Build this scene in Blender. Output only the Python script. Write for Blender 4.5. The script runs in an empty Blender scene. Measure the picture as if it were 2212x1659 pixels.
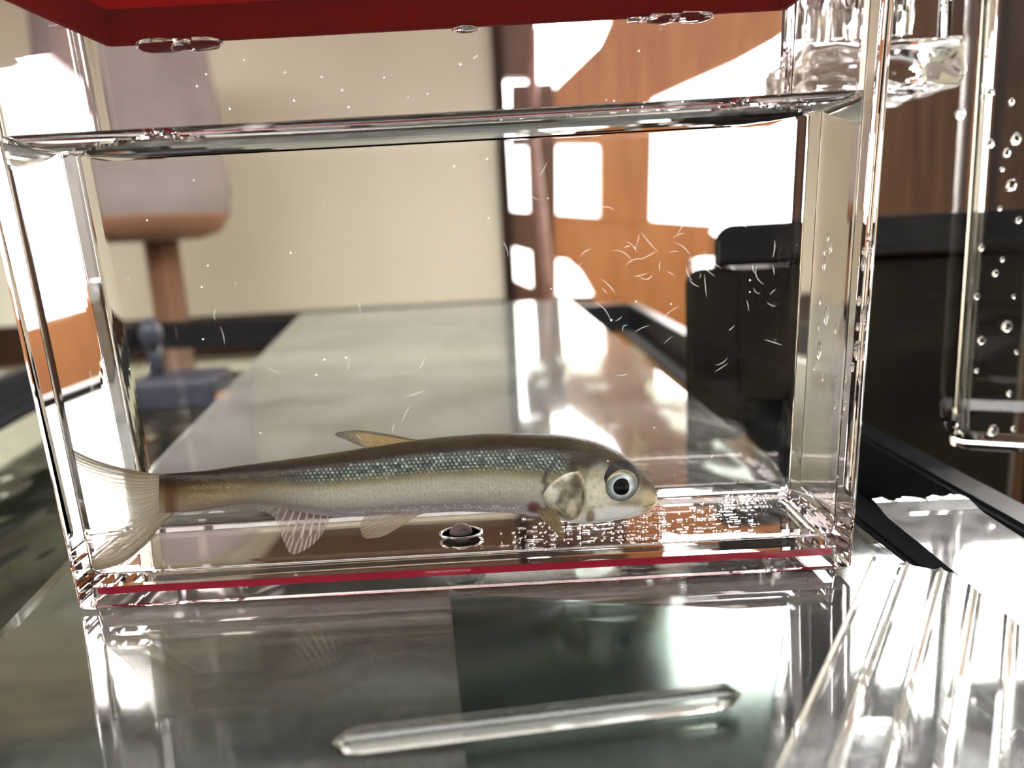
import bpy, bmesh, math, random
from mathutils import Vector, Matrix, noise
random.seed(7)
R = math.radians
SC = bpy.context.scene
COL = SC.collection
PI = math.pi

# ------------------------------------------------------------------ camera
F = 1661.0                       # focal length in pixels of the 2212 x 1659 frame
PITCH, ROLL, ZC = R(11.8), R(3.1), 0.0692
fw = Vector((0, math.cos(PITCH), -math.sin(PITCH)))
rt0 = Vector((1, 0, 0)); up0 = rt0.cross(fw)
rt = rt0 * math.cos(ROLL) - up0 * math.sin(ROLL)
up = up0 * math.cos(ROLL) + rt0 * math.sin(ROLL)
CAM = Vector((0, 0, ZC))
cd = bpy.data.cameras.new('camera'); co = bpy.data.objects.new('camera', cd); COL.objects.link(co)
m = Matrix((rt, up, -fw)).transposed().to_4x4(); m.translation = CAM
co.matrix_world = m
cd.sensor_width = 36; cd.lens = F / 2212 * 36
cd.clip_start = 0.005; cd.clip_end = 50
cd.dof.use_dof = True; cd.dof.focus_distance = 0.154; cd.dof.aperture_fstop = 12.5
SC.camera = co

# ------------------------------------------------------------------ daylight
W = bpy.data.worlds.new('daylight'); SC.world = W; W.use_nodes = True
nt = W.node_tree; nt.nodes.clear()
def wn(t, **k):
    n = nt.nodes.new(t)
    for a, b in k.items(): setattr(n, a, b)
    return n
tc = wn('ShaderNodeTexCoord'); sx = wn('ShaderNodeSeparateXYZ'); mr = wn('ShaderNodeMapRange'); mr.interpolation_type = 'SMOOTHSTEP'
mr.inputs[1].default_value = -0.25; mr.inputs[2].default_value = 0.35
mr.inputs[3].default_value = 5.0; mr.inputs[4].default_value = 9.0
bg = wn('ShaderNodeBackground'); bg.inputs[0].default_value = (1, 0.985, 0.96, 1); wo = wn('ShaderNodeOutputWorld')
mz = wn('ShaderNodeMapRange'); mz.interpolation_type = 'SMOOTHSTEP'
mz.inputs[1].default_value = 0.0; mz.inputs[2].default_value = 0.42; mz.inputs[3].default_value = 0.34; mz.inputs[4].default_value = 1.45
mm = wn('ShaderNodeMath'); mm.operation = 'MULTIPLY'
nt.links.new(tc.outputs['Generated'], sx.inputs[0]); nt.links.new(sx.outputs[2], mz.inputs[0]); nt.links.new(mr.outputs[0], mm.inputs[0]); nt.links.new(mz.outputs[0], mm.inputs[1]); nt.links.new(sx.outputs[1], mr.inputs[0])
nt.links.new(mm.outputs[0], bg.inputs[1]); nt.links.new(bg.outputs[0], wo.inputs[0])
SC.view_settings.view_transform = 'Standard'; SC.view_settings.look = 'None'
SC.view_settings.gamma = 1; SC.view_settings.use_curve_mapping = False
SC.view_settings.exposure = 1.08
cy = SC.cycles
cy.max_bounces = 24; cy.transmission_bounces = 24; cy.glossy_bounces = 10; cy.diffuse_bounces = 3; cy.transparent_max_bounces = 16
cy.sample_clamp_indirect = 12

# ------------------------------------------------------------------ sight lines (tank = a slab of acrylic and water)
D0, T, DI = 0.1375, 0.003, 0.0386            # front face of the tank, wall thickness, inner depth
def ray(x, y):
    return (fw + rt * ((x - 1106) / F) - up * ((y - 829.5) / F)).normalized()
def slab(d, n):
    a, b = d.x / n, d.z / n
    return Vector((a, math.sqrt(1 - a * a - b * b), b))
def at_depth(x, y, Y):                        # straight through air to the plane at depth Y
    d = ray(x, y); return CAM + d * (Y / d.y)
def at_height(x, y, Z):
    d = ray(x, y); return CAM + d * ((Z - ZC) / d.z)
def in_water(x, y, Y):
    d = ray(x, y); p = CAM + d * (D0 / d.y); a = slab(d, 1.49); p = p + a * (T / a.y); w = slab(d, 1.333)
    return p + w * ((Y - p.y) / w.y)
def behind(x, y, Y):                          # beyond the tank
    d = ray(x, y); p = CAM + d * (D0 / d.y); a = slab(d, 1.49); w = slab(d, 1.333)
    p = p + a * (2 * T / a.y) + w * (DI / w.y)
    return p + d * ((Y - p.y) / d.y)

# ------------------------------------------------------------------ helpers
def mesh_obj(name, verts, faces, mat=None, parent=None, smooth=False, mats=None, fmat=None):
    me = bpy.data.meshes.new(name); me.from_pydata([tuple(v) for v in verts], [], faces)
    for mm in (mats or ([mat] if mat else [])): me.materials.append(mm)
    if fmat: me.polygons.foreach_set('material_index', fmat)
    if smooth: me.polygons.foreach_set('use_smooth', [True] * len(me.polygons))
    me.update()
    o = bpy.data.objects.new(name, me); COL.objects.link(o)
    if parent is not None: o.parent = parent
    return o
def from_bm(name, bm, mat=None, parent=None, smooth=False):
    bmesh.ops.recalc_face_normals(bm, faces=bm.faces)
    me = bpy.data.meshes.new(name); bm.to_mesh(me); bm.free()
    if mat: me.materials.append(mat)
    if smooth: me.polygons.foreach_set('use_smooth', [True] * len(me.polygons))
    o = bpy.data.objects.new(name, me); COL.objects.link(o)
    if parent is not None: o.parent = parent
    return o
def tag(o, label=None, cat=None, group=None, kind=None):
    if label: o['label'] = label
    if cat: o['category'] = cat
    if group: o['group'] = group
    if kind: o['kind'] = kind
    return o
def thing(name, label, cat, group=None):
    o = bpy.data.objects.new(name, None); COL.objects.link(o); o.empty_display_size = 0.01
    return tag(o, label, cat, group)
def struct(o): o['kind'] = 'structure'; return o
def bm_box(x0, x1, y0, y1, z0, z1, bevel=0, seg=3):
    bm = bmesh.new(); bmesh.ops.create_cube(bm, size=1)
    for v in bm.verts:
        v.co = Vector((x0 if v.co.x < 0 else x1, y0 if v.co.y < 0 else y1, z0 if v.co.z < 0 else z1))
    if bevel: bmesh.ops.bevel(bm, geom=bm.edges[:], offset=bevel, segments=seg, affect='EDGES', profile=0.5)
    return bm
def box(name, x0, x1, y0, y1, z0, z1, mat, parent=None, bevel=0, seg=3):
    return from_bm(name, bm_box(x0, x1, y0, y1, z0, z1, bevel, seg), mat, parent, smooth=False)
def prism(name, pts, off, mat, parent=None):    # closed polygon pts swept by off
    n = len(pts); off = Vector(off)
    v = [Vector(p) for p in pts] + [Vector(p) + off for p in pts]
    bm = bmesh.new(); bv = [bm.verts.new(p) for p in v]
    bm.faces.new(bv[:n]); bm.faces.new(bv[n:][::-1])
    for i in range(n): bm.faces.new((bv[i], bv[(i + 1) % n], bv[n + (i + 1) % n], bv[n + i]))
    return from_bm(name, bm, mat, parent)
def catmull(pts, n):
    P = [Vector(p) for p in pts]; P = [P[0] * 2 - P[1]] + P + [P[-1] * 2 - P[-2]]; out = []
    for i in range(1, len(P) - 2):
        for k in range(n):
            t = k / n; a, b, c, d = P[i - 1:i + 3]
            out.append(0.5 * ((2 * b) + (c - a) * t + (2 * a - 5 * b + 4 * c - d) * t * t + (-a + 3 * b - 3 * c + d) * t ** 3))
    return out + [P[-2]]
def tube(name, pts, r, mat, parent=None, seg=14, smooth=True, caps=True):
    rr = r if callable(r) else (lambda t: r)
    V, Fc = [], []; n = len(pts); prev = None
    for i, p in enumerate(pts):
        t = (pts[min(i + 1, n - 1)] - pts[max(i - 1, 0)]).normalized()
        if prev is None:
            u = t.orthogonal().normalized()
        else:
            u = (prev - t * prev.dot(t)).normalized()
        prev = u; w = t.cross(u); q = rr(i / (n - 1))
        for k in range(seg):
            a = 2 * PI * k / seg; V.append(p + (u * math.cos(a) + w * math.sin(a)) * q)
    for i in range(n - 1):
        for k in range(seg):
            a, b = i * seg + k, i * seg + (k + 1) % seg; Fc.append((a, b, b + seg, a + seg))
    if caps: Fc.append(tuple(range(seg))[::-1]); Fc.append(tuple(range((n - 1) * seg, n * seg)))
    return mesh_obj(name, V, Fc, mat, parent, smooth)
def lathe(name, prof, c, mat, parent=None, seg=48, axis='Z', sx_=1, sy_=1):   # prof = (radius, height) pairs
    V, Fc = [], []; n = len(prof)
    for r, h in prof:
        for k in range(seg):
            a = 2 * PI * k / seg; x, y = r * math.cos(a) * sx_, r * math.sin(a) * sy_
            V.append(Vector(c) + (Vector((x, y, h)) if axis == 'Z' else Vector((x, -h, y))))
    for i in range(n - 1):
        for k in range(seg):
            a, b = i * seg + k, i * seg + (k + 1) % seg; Fc.append((a, b, b + seg, a + seg))
    if prof[0][0] > 1e-6: Fc.append(tuple(range(seg))[::-1])
    if prof[-1][0] > 1e-6: Fc.append(tuple(range((n - 1) * seg, n * seg)))
    bm = bmesh.new(); me = bpy.data.meshes.new('t'); me.from_pydata([tuple(v) for v in V], [], Fc); bm.from_mesh(me); bpy.data.meshes.remove(me)
    bmesh.ops.remove_doubles(bm, verts=bm.verts, dist=1e-7)
    return from_bm(name, bm, mat, parent, True)
def blob(name, c, r, mat, parent=None, sub=2, rough=0.0, seed=0, freq=1.0, squash=(1, 1, 1)):
    bm = bmesh.new(); bmesh.ops.create_icosphere(bm, subdivisions=sub, radius=1)
    for v in bm.verts:
        k = 1 + rough * noise.noise(v.co * freq + Vector((seed * 3.1, seed * 1.7, seed)))
        v.co = Vector(c) + Vector((v.co.x * r * squash[0], v.co.y * r * squash[1], v.co.z * r * squash[2])) * k
    return from_bm(name, bm, mat, parent, True)

# ------------------------------------------------------------------ materials
def mat_new(name):
    mt = bpy.data.materials.new(name); mt.use_nodes = True; mt.node_tree.nodes.clear()
    return mt, mt.node_tree.nodes, mt.node_tree.links
def out(mt, sh):
    o = mt.node_tree.nodes.new('ShaderNodeOutputMaterial'); mt.node_tree.links.new(sh, o.inputs[0])
def glass(name, ior, col=(1, 1, 1), rough=0.0, haze=0.0, haze_col=(0.7, 0.7, 0.68), haze_scale=60, haze_ramp=None):
    mt, N, L = mat_new(name)
    g = N.new('ShaderNodeBsdfGlass'); g.inputs['Color'].default_value = (*col, 1); g.inputs['IOR'].default_value = ior
    g.inputs['Roughness'].default_value = rough
    sh = g.outputs[0]
    if haze:
        d = N.new('ShaderNodeBsdfDiffuse'); d.inputs[0].default_value = (*haze_col, 1)
        mx = N.new('ShaderNodeMixShader'); tx = N.new('ShaderNodeTexCoord'); nz = N.new('ShaderNodeTexNoise')
        nz.inputs['Scale'].default_value = haze_scale; nz.inputs['Detail'].default_value = 5
        r = N.new('ShaderNodeMapRange'); r.inputs[1].default_value = 0.3; r.inputs[2].default_value = 0.75
        r.inputs[3].default_value = haze * 0.5; r.inputs[4].default_value = haze * 1.5
        L.new(tx.outputs['Object'], nz.inputs['Vector']); L.new(nz.outputs[0], r.inputs[0]); fac = r.outputs[0]
        if haze_ramp:                                   # haze thickens along the sheet between the two given positions
            s3 = N.new('ShaderNodeSeparateXYZ'); fr = N.new('ShaderNodeMapRange'); fr.interpolation_type = 'SMOOTHSTEP'
            fr.inputs[1].default_value, fr.inputs[2].default_value, fr.inputs[3].default_value, fr.inputs[4].default_value = haze_ramp[0], haze_ramp[1], 1, haze_ramp[2]
            ml = N.new('ShaderNodeMath'); ml.operation = 'MULTIPLY'
            L.new(tx.outputs['Object'], s3.inputs[0]); L.new(s3.outputs[1], fr.inputs[0]); L.new(fr.outputs[0], ml.inputs[0]); L.new(fac, ml.inputs[1]); fac = ml.outputs[0]
        L.new(fac, mx.inputs[0])
        L.new(sh, mx.inputs[1]); L.new(d.outputs[0], mx.inputs[2]); sh = mx.outputs[0]
    out(mt, sh); return mt
def plain(name, col, rough=0.5, col2=None, scale=8, stretch=(1, 1, 1), metal=0.0, spec=0.5, detail=5, bump=0.0, trans=0.0):
    mt, N, L = mat_new(name)
    p = N.new('ShaderNodeBsdfPrincipled'); p.inputs['Roughness'].default_value = rough; p.inputs['Metallic'].default_value = metal
    p.inputs['Specular IOR Level'].default_value = spec
    tx = N.new('ShaderNodeTexCoord'); mp = N.new('ShaderNodeMapping'); mp.inputs['Scale'].default_value = stretch
    nz = N.new('ShaderNodeTexNoise'); nz.inputs['Scale'].default_value = scale; nz.inputs['Detail'].default_value = detail
    L.new(tx.outputs['Object'], mp.inputs[0]); L.new(mp.outputs[0], nz.inputs['Vector'])
    cr = N.new('ShaderNodeValToRGB'); cr.color_ramp.elements[0].position = 0.3; cr.color_ramp.elements[1].position = 0.7
    c2 = col2 or tuple(c * 0.88 for c in col)
    cr.color_ramp.elements[0].color = (*col, 1); cr.color_ramp.elements[1].color = (*c2, 1)
    L.new(nz.outputs[0], cr.inputs[0]); L.new(cr.outputs[0], p.inputs['Base Color'])
    if bump:
        b = N.new('ShaderNodeBump'); b.inputs['Strength'].default_value = bump; b.inputs['Distance'].default_value = 0.002
        L.new(nz.outputs[0], b.inputs['Height']); L.new(b.outputs[0], p.inputs['Normal'])
    sh = p.outputs[0]
    if trans:
        t = N.new('ShaderNodeBsdfTranslucent'); L.new(cr.outputs[0], t.inputs[0]); mx = N.new('ShaderNodeMixShader')
        mx.inputs[0].default_value = trans; L.new(sh, mx.inputs[1]); L.new(t.outputs[0], mx.inputs[2]); sh = mx.outputs[0]
    out(mt, sh); return mt
M = {}
ACR = (0.985, 0.962, 0.965)
M['acrylic'] = glass('clear_acrylic', 1.49, ACR)
M['water_side'] = glass('water_against_acrylic', 1.333 / 1.49, (0.985, 0.985, 0.975))
M['water_top'] = glass('water_surface', 1.333, (1, 1, 1))
M['emboss'] = glass('acrylic_in_water', 1.49 / 1.333, (1, 1, 1))
M['bubble'] = glass('air_in_water', 1 / 1.333, (1, 1, 1))
M['drop'] = glass('water_drop', 1.333, (1, 1, 1))
M['plastic'] = glass('clear_plastic', 1.47, (0.97, 0.965, 0.96))
M['sheet'] = glass('sheet_glass', 1.5, (0.95, 0.975, 0.962), 0.035, 0.012, (0.60, 0.62, 0.61), 25, (.17, .30, 8))
M['pane'] = glass('aquarium_glass', 1.5, (0.96, 0.985, 0.97))
M['smoky'] = glass('greyish_plastic', 1.47, (0.80, 0.80, 0.78), 0.04)
M['plate'] = glass('worn_glass', 1.5, (0.62, 0.68, 0.66), 0.10)
M['tape'] = glass('clear_tape', 1.47, (0.97, 0.97, 0.97), 0.03, 0.06, (0.8, 0.8, 0.8), 200)
M['vinyl'] = glass('clear_vinyl', 1.47, (0.98, 0.98, 0.98), 0.02, 0.03, (0.85, 0.85, 0.85), 120)
M['aqua'] = glass('aquarium_water', 1.333, (0.80, 0.82, 0.76))
M['red'] = plain('red_plastic', (0.50, 0.0020, 0.006), 0.55, (0.44, 0.0018, 0.005), 30, trans=0.4, spec=.12)
M['black'] = plain('black_plastic', (0.006, 0.0065, 0.008), 0.33, (0.010, 0.010, 0.011), 40, spec=.18)
M['gloss_black'] = plain('glossy_black_plastic', (0.005, 0.0055, 0.0065), 0.08, (0.009, 0.009, 0.010), 40)
M['smoke'] = plain('smoked_plastic', (0.005, 0.005, 0.0045), 0.15, (0.014, 0.011, 0.007), 18, spec=.2)
M['cream'] = plain('cream_plaster', (0.84, 0.79, 0.63), 0.85, (0.77, 0.72, 0.57), 2.5)
M['ceil'] = plain('ceiling_board', (0.035, 0.028, 0.022), 0.85, (0.026, 0.02, 0.016), 3, spec=.1)
M['greywall'] = plain('grey_wall', (0.014, 0.013, 0.012), 0.9, spec=.05)
M['crimson'] = plain('crimson_reflection', (0.22, 0.006, 0.02), 0.6, spec=.1)
M['nub_dome'] = glass('moulded_dome', 1.10, (1, .96, .96), 0.0, 0.4, (0.55, 0.40, 0.40), 300)
M['nub'] = glass('moulded_relief', 0.88, (1, 1, 1))
M['floor'] = plain('floor_board', (0.045, 0.028, 0.017), 0.7, (0.03, 0.018, 0.011), 5, (1, 8, 1), spec=.1)
M['orange'] = plain('varnished_wood', (0.60, 0.26, 0.09), 0.4, (0.46, 0.18, 0.06), 6, (9, 9, 1))
M['brown'] = plain('brown_wood', (0.16, 0.075, 0.035), 0.45, (0.11, 0.05, 0.025), 8, (9, 9, 1))
M['dark'] = plain('dark_wood', (0.045, 0.020, 0.009), 0.55, (0.016, 0.008, 0.005), 16, (7, 7, 0.5), spec=.12)
M['pole'] = plain('pinkish_pole', (0.40, 0.23, 0.19), 0.4, (0.22, 0.11, 0.09), 30)
M['shade'] = plain('grey_fabric', (0.30, 0.26, 0.25), 0.9, (0.20, 0.17, 0.165), 7)
M['rimwood'] = plain('tan_trim', (0.30, 0.15, 0.08), 0.7)
M['navy'] = plain('navy_plastic', (0.028, 0.031, 0.044), 0.35, (0.04, 0.043, 0.058), 40, spec=.25)
M['gravel'] = plain('gravel', (0.035, 0.031, 0.025), 0.9, (0.008, 0.0075, 0.006), 160, bump=0.6)
M['stone'] = plain('stone', (0.16, 0.155, 0.14), 0.9, (0.05, 0.05, 0.045), 40, bump=0.4)
M['drift'] = plain('driftwood', (0.13, 0.078, 0.045), 0.9, (0.035, 0.021, 0.013), 30, (1, 6, 6), bump=0.6)

# ------------------------------------------------------------------ the room
YB = 1.6
ZF, ZT = -0.80, 1.08
def bx(x, y=400): return behind(x, y, YB).x
xc = bx(1078)
XR, XL = 1.75, -2.2
struct(box('floor', XL - 0.05, XR + 0.05, -1.3, YB + 0.08, ZF - 0.05, ZF, M['floor']))
# ceiling with an opening added above and behind the viewer for front fill light
bm = bm_box(XL - 0.05, XR + 0.05, -0.15, YB + 0.08, ZT, ZT + 0.05)
for q in (bm_box(XL - 0.05, -1.8, -1.35, -0.15, ZT, ZT + 0.05), bm_box(1.7, XR + 0.05, -1.35, -0.15, ZT, ZT + 0.05), bm_box(-1.8, 1.7, -1.35, -1.25, ZT, ZT + 0.05)):
    tmp = bpy.data.meshes.new('t'); q.to_mesh(tmp); q.free(); bm.from_mesh(tmp); bpy.data.meshes.remove(tmp)
struct(from_bm('ceiling', bm, M['ceil']))
struct(box('wall_front', XL - 0.05, XR + 0.05, -1.35, -1.30, ZF, ZT, M['greywall']))
struct(box('wall_left', XL - 0.05, XL, -1.3, YB, ZF, ZT, M['cream']))
struct(box('wall_right', XR, XR + 0.05, -1.3, YB, ZF, ZT, M['cream']))
struct(box('wall_back', XL, xc, YB, YB + 0.06, ZF, ZT, M['cream']))
struct(box('added_dark_strip', XL, xc, YB - .03, YB - .0005, -.165, -.085, M['dark']))   # dark strip added on the cream wall to darken the waterline reflection
def panel(name, px, mat, dy=0.0, th=0.04):
    pts = [behind(x, y, YB + dy) for x, y in px]
    return struct(prism(name, pts, (0, th, 0), mat))
zb = lambda y: behind(1300, y, YB).z
# dark corner post, floor to ceiling
struct(box('trim_1', xc, bx(1102), YB - 0.02, YB + 0.04, ZF, ZT, M['dark']))
# narrow brown jamb with two slots of daylight
panel('trim_2', [(1102, 180), (1198, 176), (1198, 312), (1102, 316)], M['brown'])
panel('trim_3', [(1102, 455), (1198, 462), (1198, 560), (1150, 545), (1102, 532)], M['brown'])
panel('trim_4', [(1138, 300), (1203, 300), (1203, 700), (1155, 700), (1148, 560)], M['brown'], 0.002)
panel('trim_5', [(1098, 600), (1155, 625), (1200, 640), (1290, 640), (1290, 1900), (1098, 1900)], M['brown'])
panel('trim_6', [(1030, -900), (1334, -900), (1326, -40), (1165, -40), (1152, 165), (1090, 165)], M['brown'])
# unseen dark box added above the cream wall to darken the tank floor's reflection
struct(box('unseen_dark_box', behind(470, 0, YB).x, xc - .004, YB - .22, YB - .001, .57, ZT - .001, M['brown'], None, .004))
# orange post between the two panes, the rail left of it and the header above
panel('trim_7', [(1198, 190), (1296, 95), (1320, 40), (1330, -900), (1440, -900), (1412, 212), (1405, 480), (1296, 480), (1296, 312), (1198, 312)], M['orange'], -0.004)
panel('trim_8', [(1412, 212), (1500, 172), (1600, 128), (1690, 78), (1760, 20), (1900, -140), (1900, -420), (1700, -330), (1400, -190)], M['orange'])
# sill boarding below the panes
panel('trim_9', [(1198, 462), (1405, 476), (1560, 487), (1760, 506), (2300, 552), (2900, 640), (2900, 2400), (1285, 2400), (1285, 640), (1255, 588), (1225, 562), (1198, 560)], M['orange'])
box_pole = tube('curtain_pole', [behind(1150, 60, 1.5), behind(1152, 310, 1.5), behind(1170, 480, 1.5), behind(1192, 660, 1.5), behind(1215, 900, 1.5), Vector((behind(1215, 900, 1.5).x, 1.5, ZF))],
                0.0105, M['pole'])
tag(box_pole, 'thin pinkish brown pole leaning in front of the bright window slots', 'pole')

# dark plank door of the cupboard on the right
DW = 0.78
dx0 = at_depth(1812, 400, DW).x
cup = thing('plank_panel', 'dark brown panel of vertical wooden planks behind the black filter', 'panel')
x = dx0; k = 0
plank_mats = [M['dark'], plain('dark_wood_red', (0.060, 0.026, 0.011), 0.55, (0.022, 0.010, 0.006), 16, (7, 7, 0.5), spec=.12), plain('dark_wood_black', (0.014, 0.008, 0.006), 0.45, (0.008, 0.005, 0.004), 16, (7, 7, 0.5), spec=.1)]
for k, wpl in enumerate([0.135, 0.022, 0.055, 0.03, 0.10, 0.02, 0.12, 0.12]):
    box('plank', x, x + wpl - 0.002, DW - (0.006 if wpl < 0.04 else 0), DW + 0.03, ZF, 0.31, plank_mats[[1, 2, 0, 2, 1, 2, 0, 1][k]], cup, 0.002, 2); x += wpl
box('backing', dx0 + .001, x, DW + 0.031, DW + 0.045, ZF, 0.315, M['dark'], cup)

# lamp by the cream wall
lc = behind(300, 400, 1.25); rs = 178 / F * 1.25
lamp = thing('floor_lamp', 'floor lamp with a rounded grey shade on a brown pole by the cream wall', 'lamp')
zb_ = behind(300, 522, 1.25).z
lathe('lamp_shade', [(0, zb_ + .004), (rs * .55, zb_), (rs * .82, zb_ + .012), (rs * .95, zb_ + .035), (rs, zb_ + .075), (rs * .95, zb_ + .2), (rs * .86, zb_ + .36), (rs * .8, zb_ + .37), (0, zb_ + .372)], (lc.x, 1.25, 0), M['shade'], lamp)
lathe('shade_trim', [(rs * .60, zb_ - .0005), (rs * .83, zb_ + .0105), (rs * .955, zb_ + .034), (rs * .962, zb_ + .037), (rs * .84, zb_ + .0165), (rs * .6, zb_ + .003)], (lc.x, 1.25, 0), M['rimwood'], lamp)
px_ = behind(362, 620, 1.25).x
tube('pole', [Vector((px_, 1.25, ZF + .02)), Vector((px_, 1.25, zb_ + .01))], 34 / F * 1.25, M['brown'], lamp, 20)
lathe('base', [(0.0, ZF), (.13, ZF), (.13, ZF + .015), (.03, ZF + .03), (0, ZF + .03)], (px_, 1.25, 0), M['brown'], lamp)

# ------------------------------------------------------------------ the aquarium under the glass
RB, LB, LF, RF = Vector((.114, .685, 0)), Vector((-.36, .745, 0)), Vector((-.21, -.12, 0)), Vector((.130, -.12, 0))
ring_o = [RF, RB, LB, LF]
def inset(poly, d):
    n = len(poly); res = []
    for i in range(n):
        a, b, c = poly[i - 1], poly[i], poly[(i + 1) % n]
        e1 = (b - a).normalized(); e2 = (c - b).normalized()
        n1 = Vector((-e1.y, e1.x, 0)); n2 = Vector((-e2.y, e2.x, 0)); bis = (n1 + n2).normalized()
        res.append(b + bis * (d / bis.dot(n1)))
    return res
aq = thing('aquarium', 'large aquarium with a black plastic rim below the glass cover', 'aquarium')
ZR0, ZR1 = -.029, -.0045
def frame(name, po, pi_, z0, z1, mat, parent):
    bm = bmesh.new(); rows = []
    for poly, z in ((po, z0), (po, z1), (pi_, z1), (pi_, z0)):
        rows.append([bm.verts.new((p.x, p.y, z)) for p in poly])
    for j in range(4):
        a, b = rows[j], rows[(j + 1) % 4]
        for i in range(4): bm.faces.new((a[i], a[(i + 1) % 4], b[(i + 1) % 4], b[i]))
    bmesh.ops.bevel(bm, geom=[e for e in bm.edges], offset=.0012, segments=2, affect='EDGES')
    return from_bm(name, bm, mat, parent)
frame('rim', ring_o, inset(ring_o, .010), ZR0, ZR1, M['black'], aq)
frame('inner_ledge', inset(ring_o, .0105), inset(ring_o, .022), ZR0 + .002, ZR0 + .006, M['black'], aq)
gi, go = inset(ring_o, .0085), inset(ring_o, .003)
ZB = -.36
for i in range(4):
    a, b, c, d = go[i], go[(i + 1) % 4], gi[(i + 1) % 4], gi[i]
    prism('side_pane', [(p.x, p.y, ZB) for p in (a, b, c, d)], (0, 0, ZR0 - .0005 - ZB), M['pane'], aq)
prism('base_plate', [(p.x, p.y, ZB - .012) for p in ring_o], (0, 0, .0115), M['black'], aq)
st = thing('aquarium_stand', 'dark stand carrying the aquarium', 'stand')
prism('cabinet', [(p.x, p.y, ZF) for p in ring_o], (0, 0, ZB - .0125 - ZF), M['dark'], st)
# water in the aquarium with a rippled surface
wi = inset(ring_o, .0095); ZW = -.052
n = 90; V, Fc = [], []
for j in range(n + 1):
    for i in range(n + 1):
        u, v = i / n, j / n
        p = wi[3].lerp(wi[0], u).lerp(wi[2].lerp(wi[1], u), v)
        h = noise.noise(Vector((p.x * 45, p.y * 30, 0.3))) * .0011 + noise.noise(Vector((p.x * 120, p.y * 90, 4))) * .0008
        if i in (0, n) or j in (0, n): h = 0
        V.append(Vector((p.x, p.y, ZW + h)))
for j in range(n):
    for i in range(n):
        a = j * (n + 1) + i; Fc.append((a, a + 1, a + n + 2, a + n + 1))
k0 = len(V)
border = [i for i in range(n + 1)] + [(j) * (n + 1) + n for j in range(1, n + 1)] + [n * (n + 1) + i for i in range(n - 1, -1, -1)] + [j * (n + 1) for j in range(n - 1, 0, -1)]
for b_ in border: V.append(Vector((V[b_].x, V[b_].y, ZB + .001)))
for q in range(len(border)):
    a, b_ = border[q], border[(q + 1) % len(border)]; Fc.append((a, k0 + q, k0 + (q + 1) % len(border), b_))
Fc.append(tuple(range(k0, k0 + len(border)))[::-1])
tag(mesh_obj('aquarium_water', V, Fc, M['aqua'], smooth=True), 'dark greenish rippled water filling the aquarium', 'water')
# gravel, stones and driftwood
V, Fc = [], []; n = 120; wg = inset(ring_o, .0105)
for j in range(n + 1):
    for i in range(n + 1):
        u, v = i / n, j / n; p = wg[3].lerp(wg[0], u).lerp(wg[2].lerp(wg[1], u), v)
        V.append(Vector((p.x, p.y, -.315 + noise.noise(Vector((p.x * 9, p.y * 9, 0))) * .018 + noise.noise(Vector((p.x * 110, p.y * 110, 2))) * .004)))
for j in range(n):
    for i in range(n): a = j * (n + 1) + i; Fc.append((a, a + 1, a + n + 2, a + n + 1))
tag(mesh_obj('gravel', V, Fc, M['gravel'], smooth=True), 'brownish gravel on the aquarium bottom', 'gravel', kind='stuff')
def log(name, label, pts, r, sd):
    P = catmull(pts, 10)
    o = tube(name, P, lambda t: r * (1 - .35 * t), M['drift'], None, 20)
    for v in o.data.vertices:
        nrm = Vector(v.normal); v.co = v.co + nrm * (noise.noise(Vector((v.co.x * 40, v.co.y * 60, v.co.z * 60 + sd))) * r * .35)
    return tag(o, label, 'driftwood')
log('driftwood', 'brown driftwood log under the glass below the tank', [(-.19, .225, -.098), (-.12, .235, -.092), (-.05, .25, -.094), (.01, .275, -.10), (.05, .30, -.115)], .027, 1)
log('driftwood', 'darker driftwood branch deeper under the glass near the camera', [(-.12, .165, -.13), (-.03, .17, -.12), (.06, .19, -.125)], .014, 2)
stones = [((-.155, .21, -.16), .032, 'large grey stone under the water at the left edge'), ((-.125, .15, -.13), .017, 'small pale stone under the water left of the tank foot'),
          ((-.185, .30, -.17), .035, 'grey stone deep under the water behind the left corner of the tank'), ((.03, .26, -.19), .035, 'grey green stone under the glass right of the driftwood'),
          ((-.135, .12, -.17), .022, 'grey stone in the lower left corner under the water'), ((.06, .13, -.17), .028, 'dark stone under the glass in the middle foreground')]
for i, (c, r, lb) in enumerate(stones):
    tag(blob('stone', c, r, M['stone'], None, 4, .45, i + 1, 1.3, (1.2, 1, .75)), lb, 'stone', 'stones in the aquarium')
# navy pump on the back rim
pc = behind(395, 860, .60); sc = .60 / F
pump = thing('aquarium_pump', 'navy blue pump hanging in the aquarium from the back rim', 'pump')
box('housing', pc.x - 85 * sc, pc.x + 88 * sc, .58, .63, pc.z - 60 * sc, pc.z + 52 * sc, M['navy'], pump, .006, 4)
nk = behind(328, 770, .60)
tube('neck', [Vector((nk.x, .605, pc.z + 45 * sc)), Vector((nk.x, .605, nk.z + 40 * sc))], 16 * sc, M['navy'], pump)
blob('knob', behind(325, 722, .60), 30 * sc, M['navy'], pump, 3, 0, 0, 1, (.8, .8, 1.15))
tube('outlet', [Vector((pc.x + 60 * sc, .60, pc.z - 20 * sc)), Vector((pc.x + 110 * sc, .585, pc.z + 5 * sc))], 16 * sc, M['rimwood'], pump)

# ------------------------------------------------------------------ glass cover sheet, tape and clear trims on it
TH = .004
sheet = prism('glass_sheet', [(-.076, -.01, -TH), (.0808, -.01, -TH), (.054, .70, -TH), (-.185, .70, -TH)], (0, 0, TH), M['sheet'])
tag(sheet, 'dusty grey sheet of glass covering the aquarium under the clear tank', 'glass cover')

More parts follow.
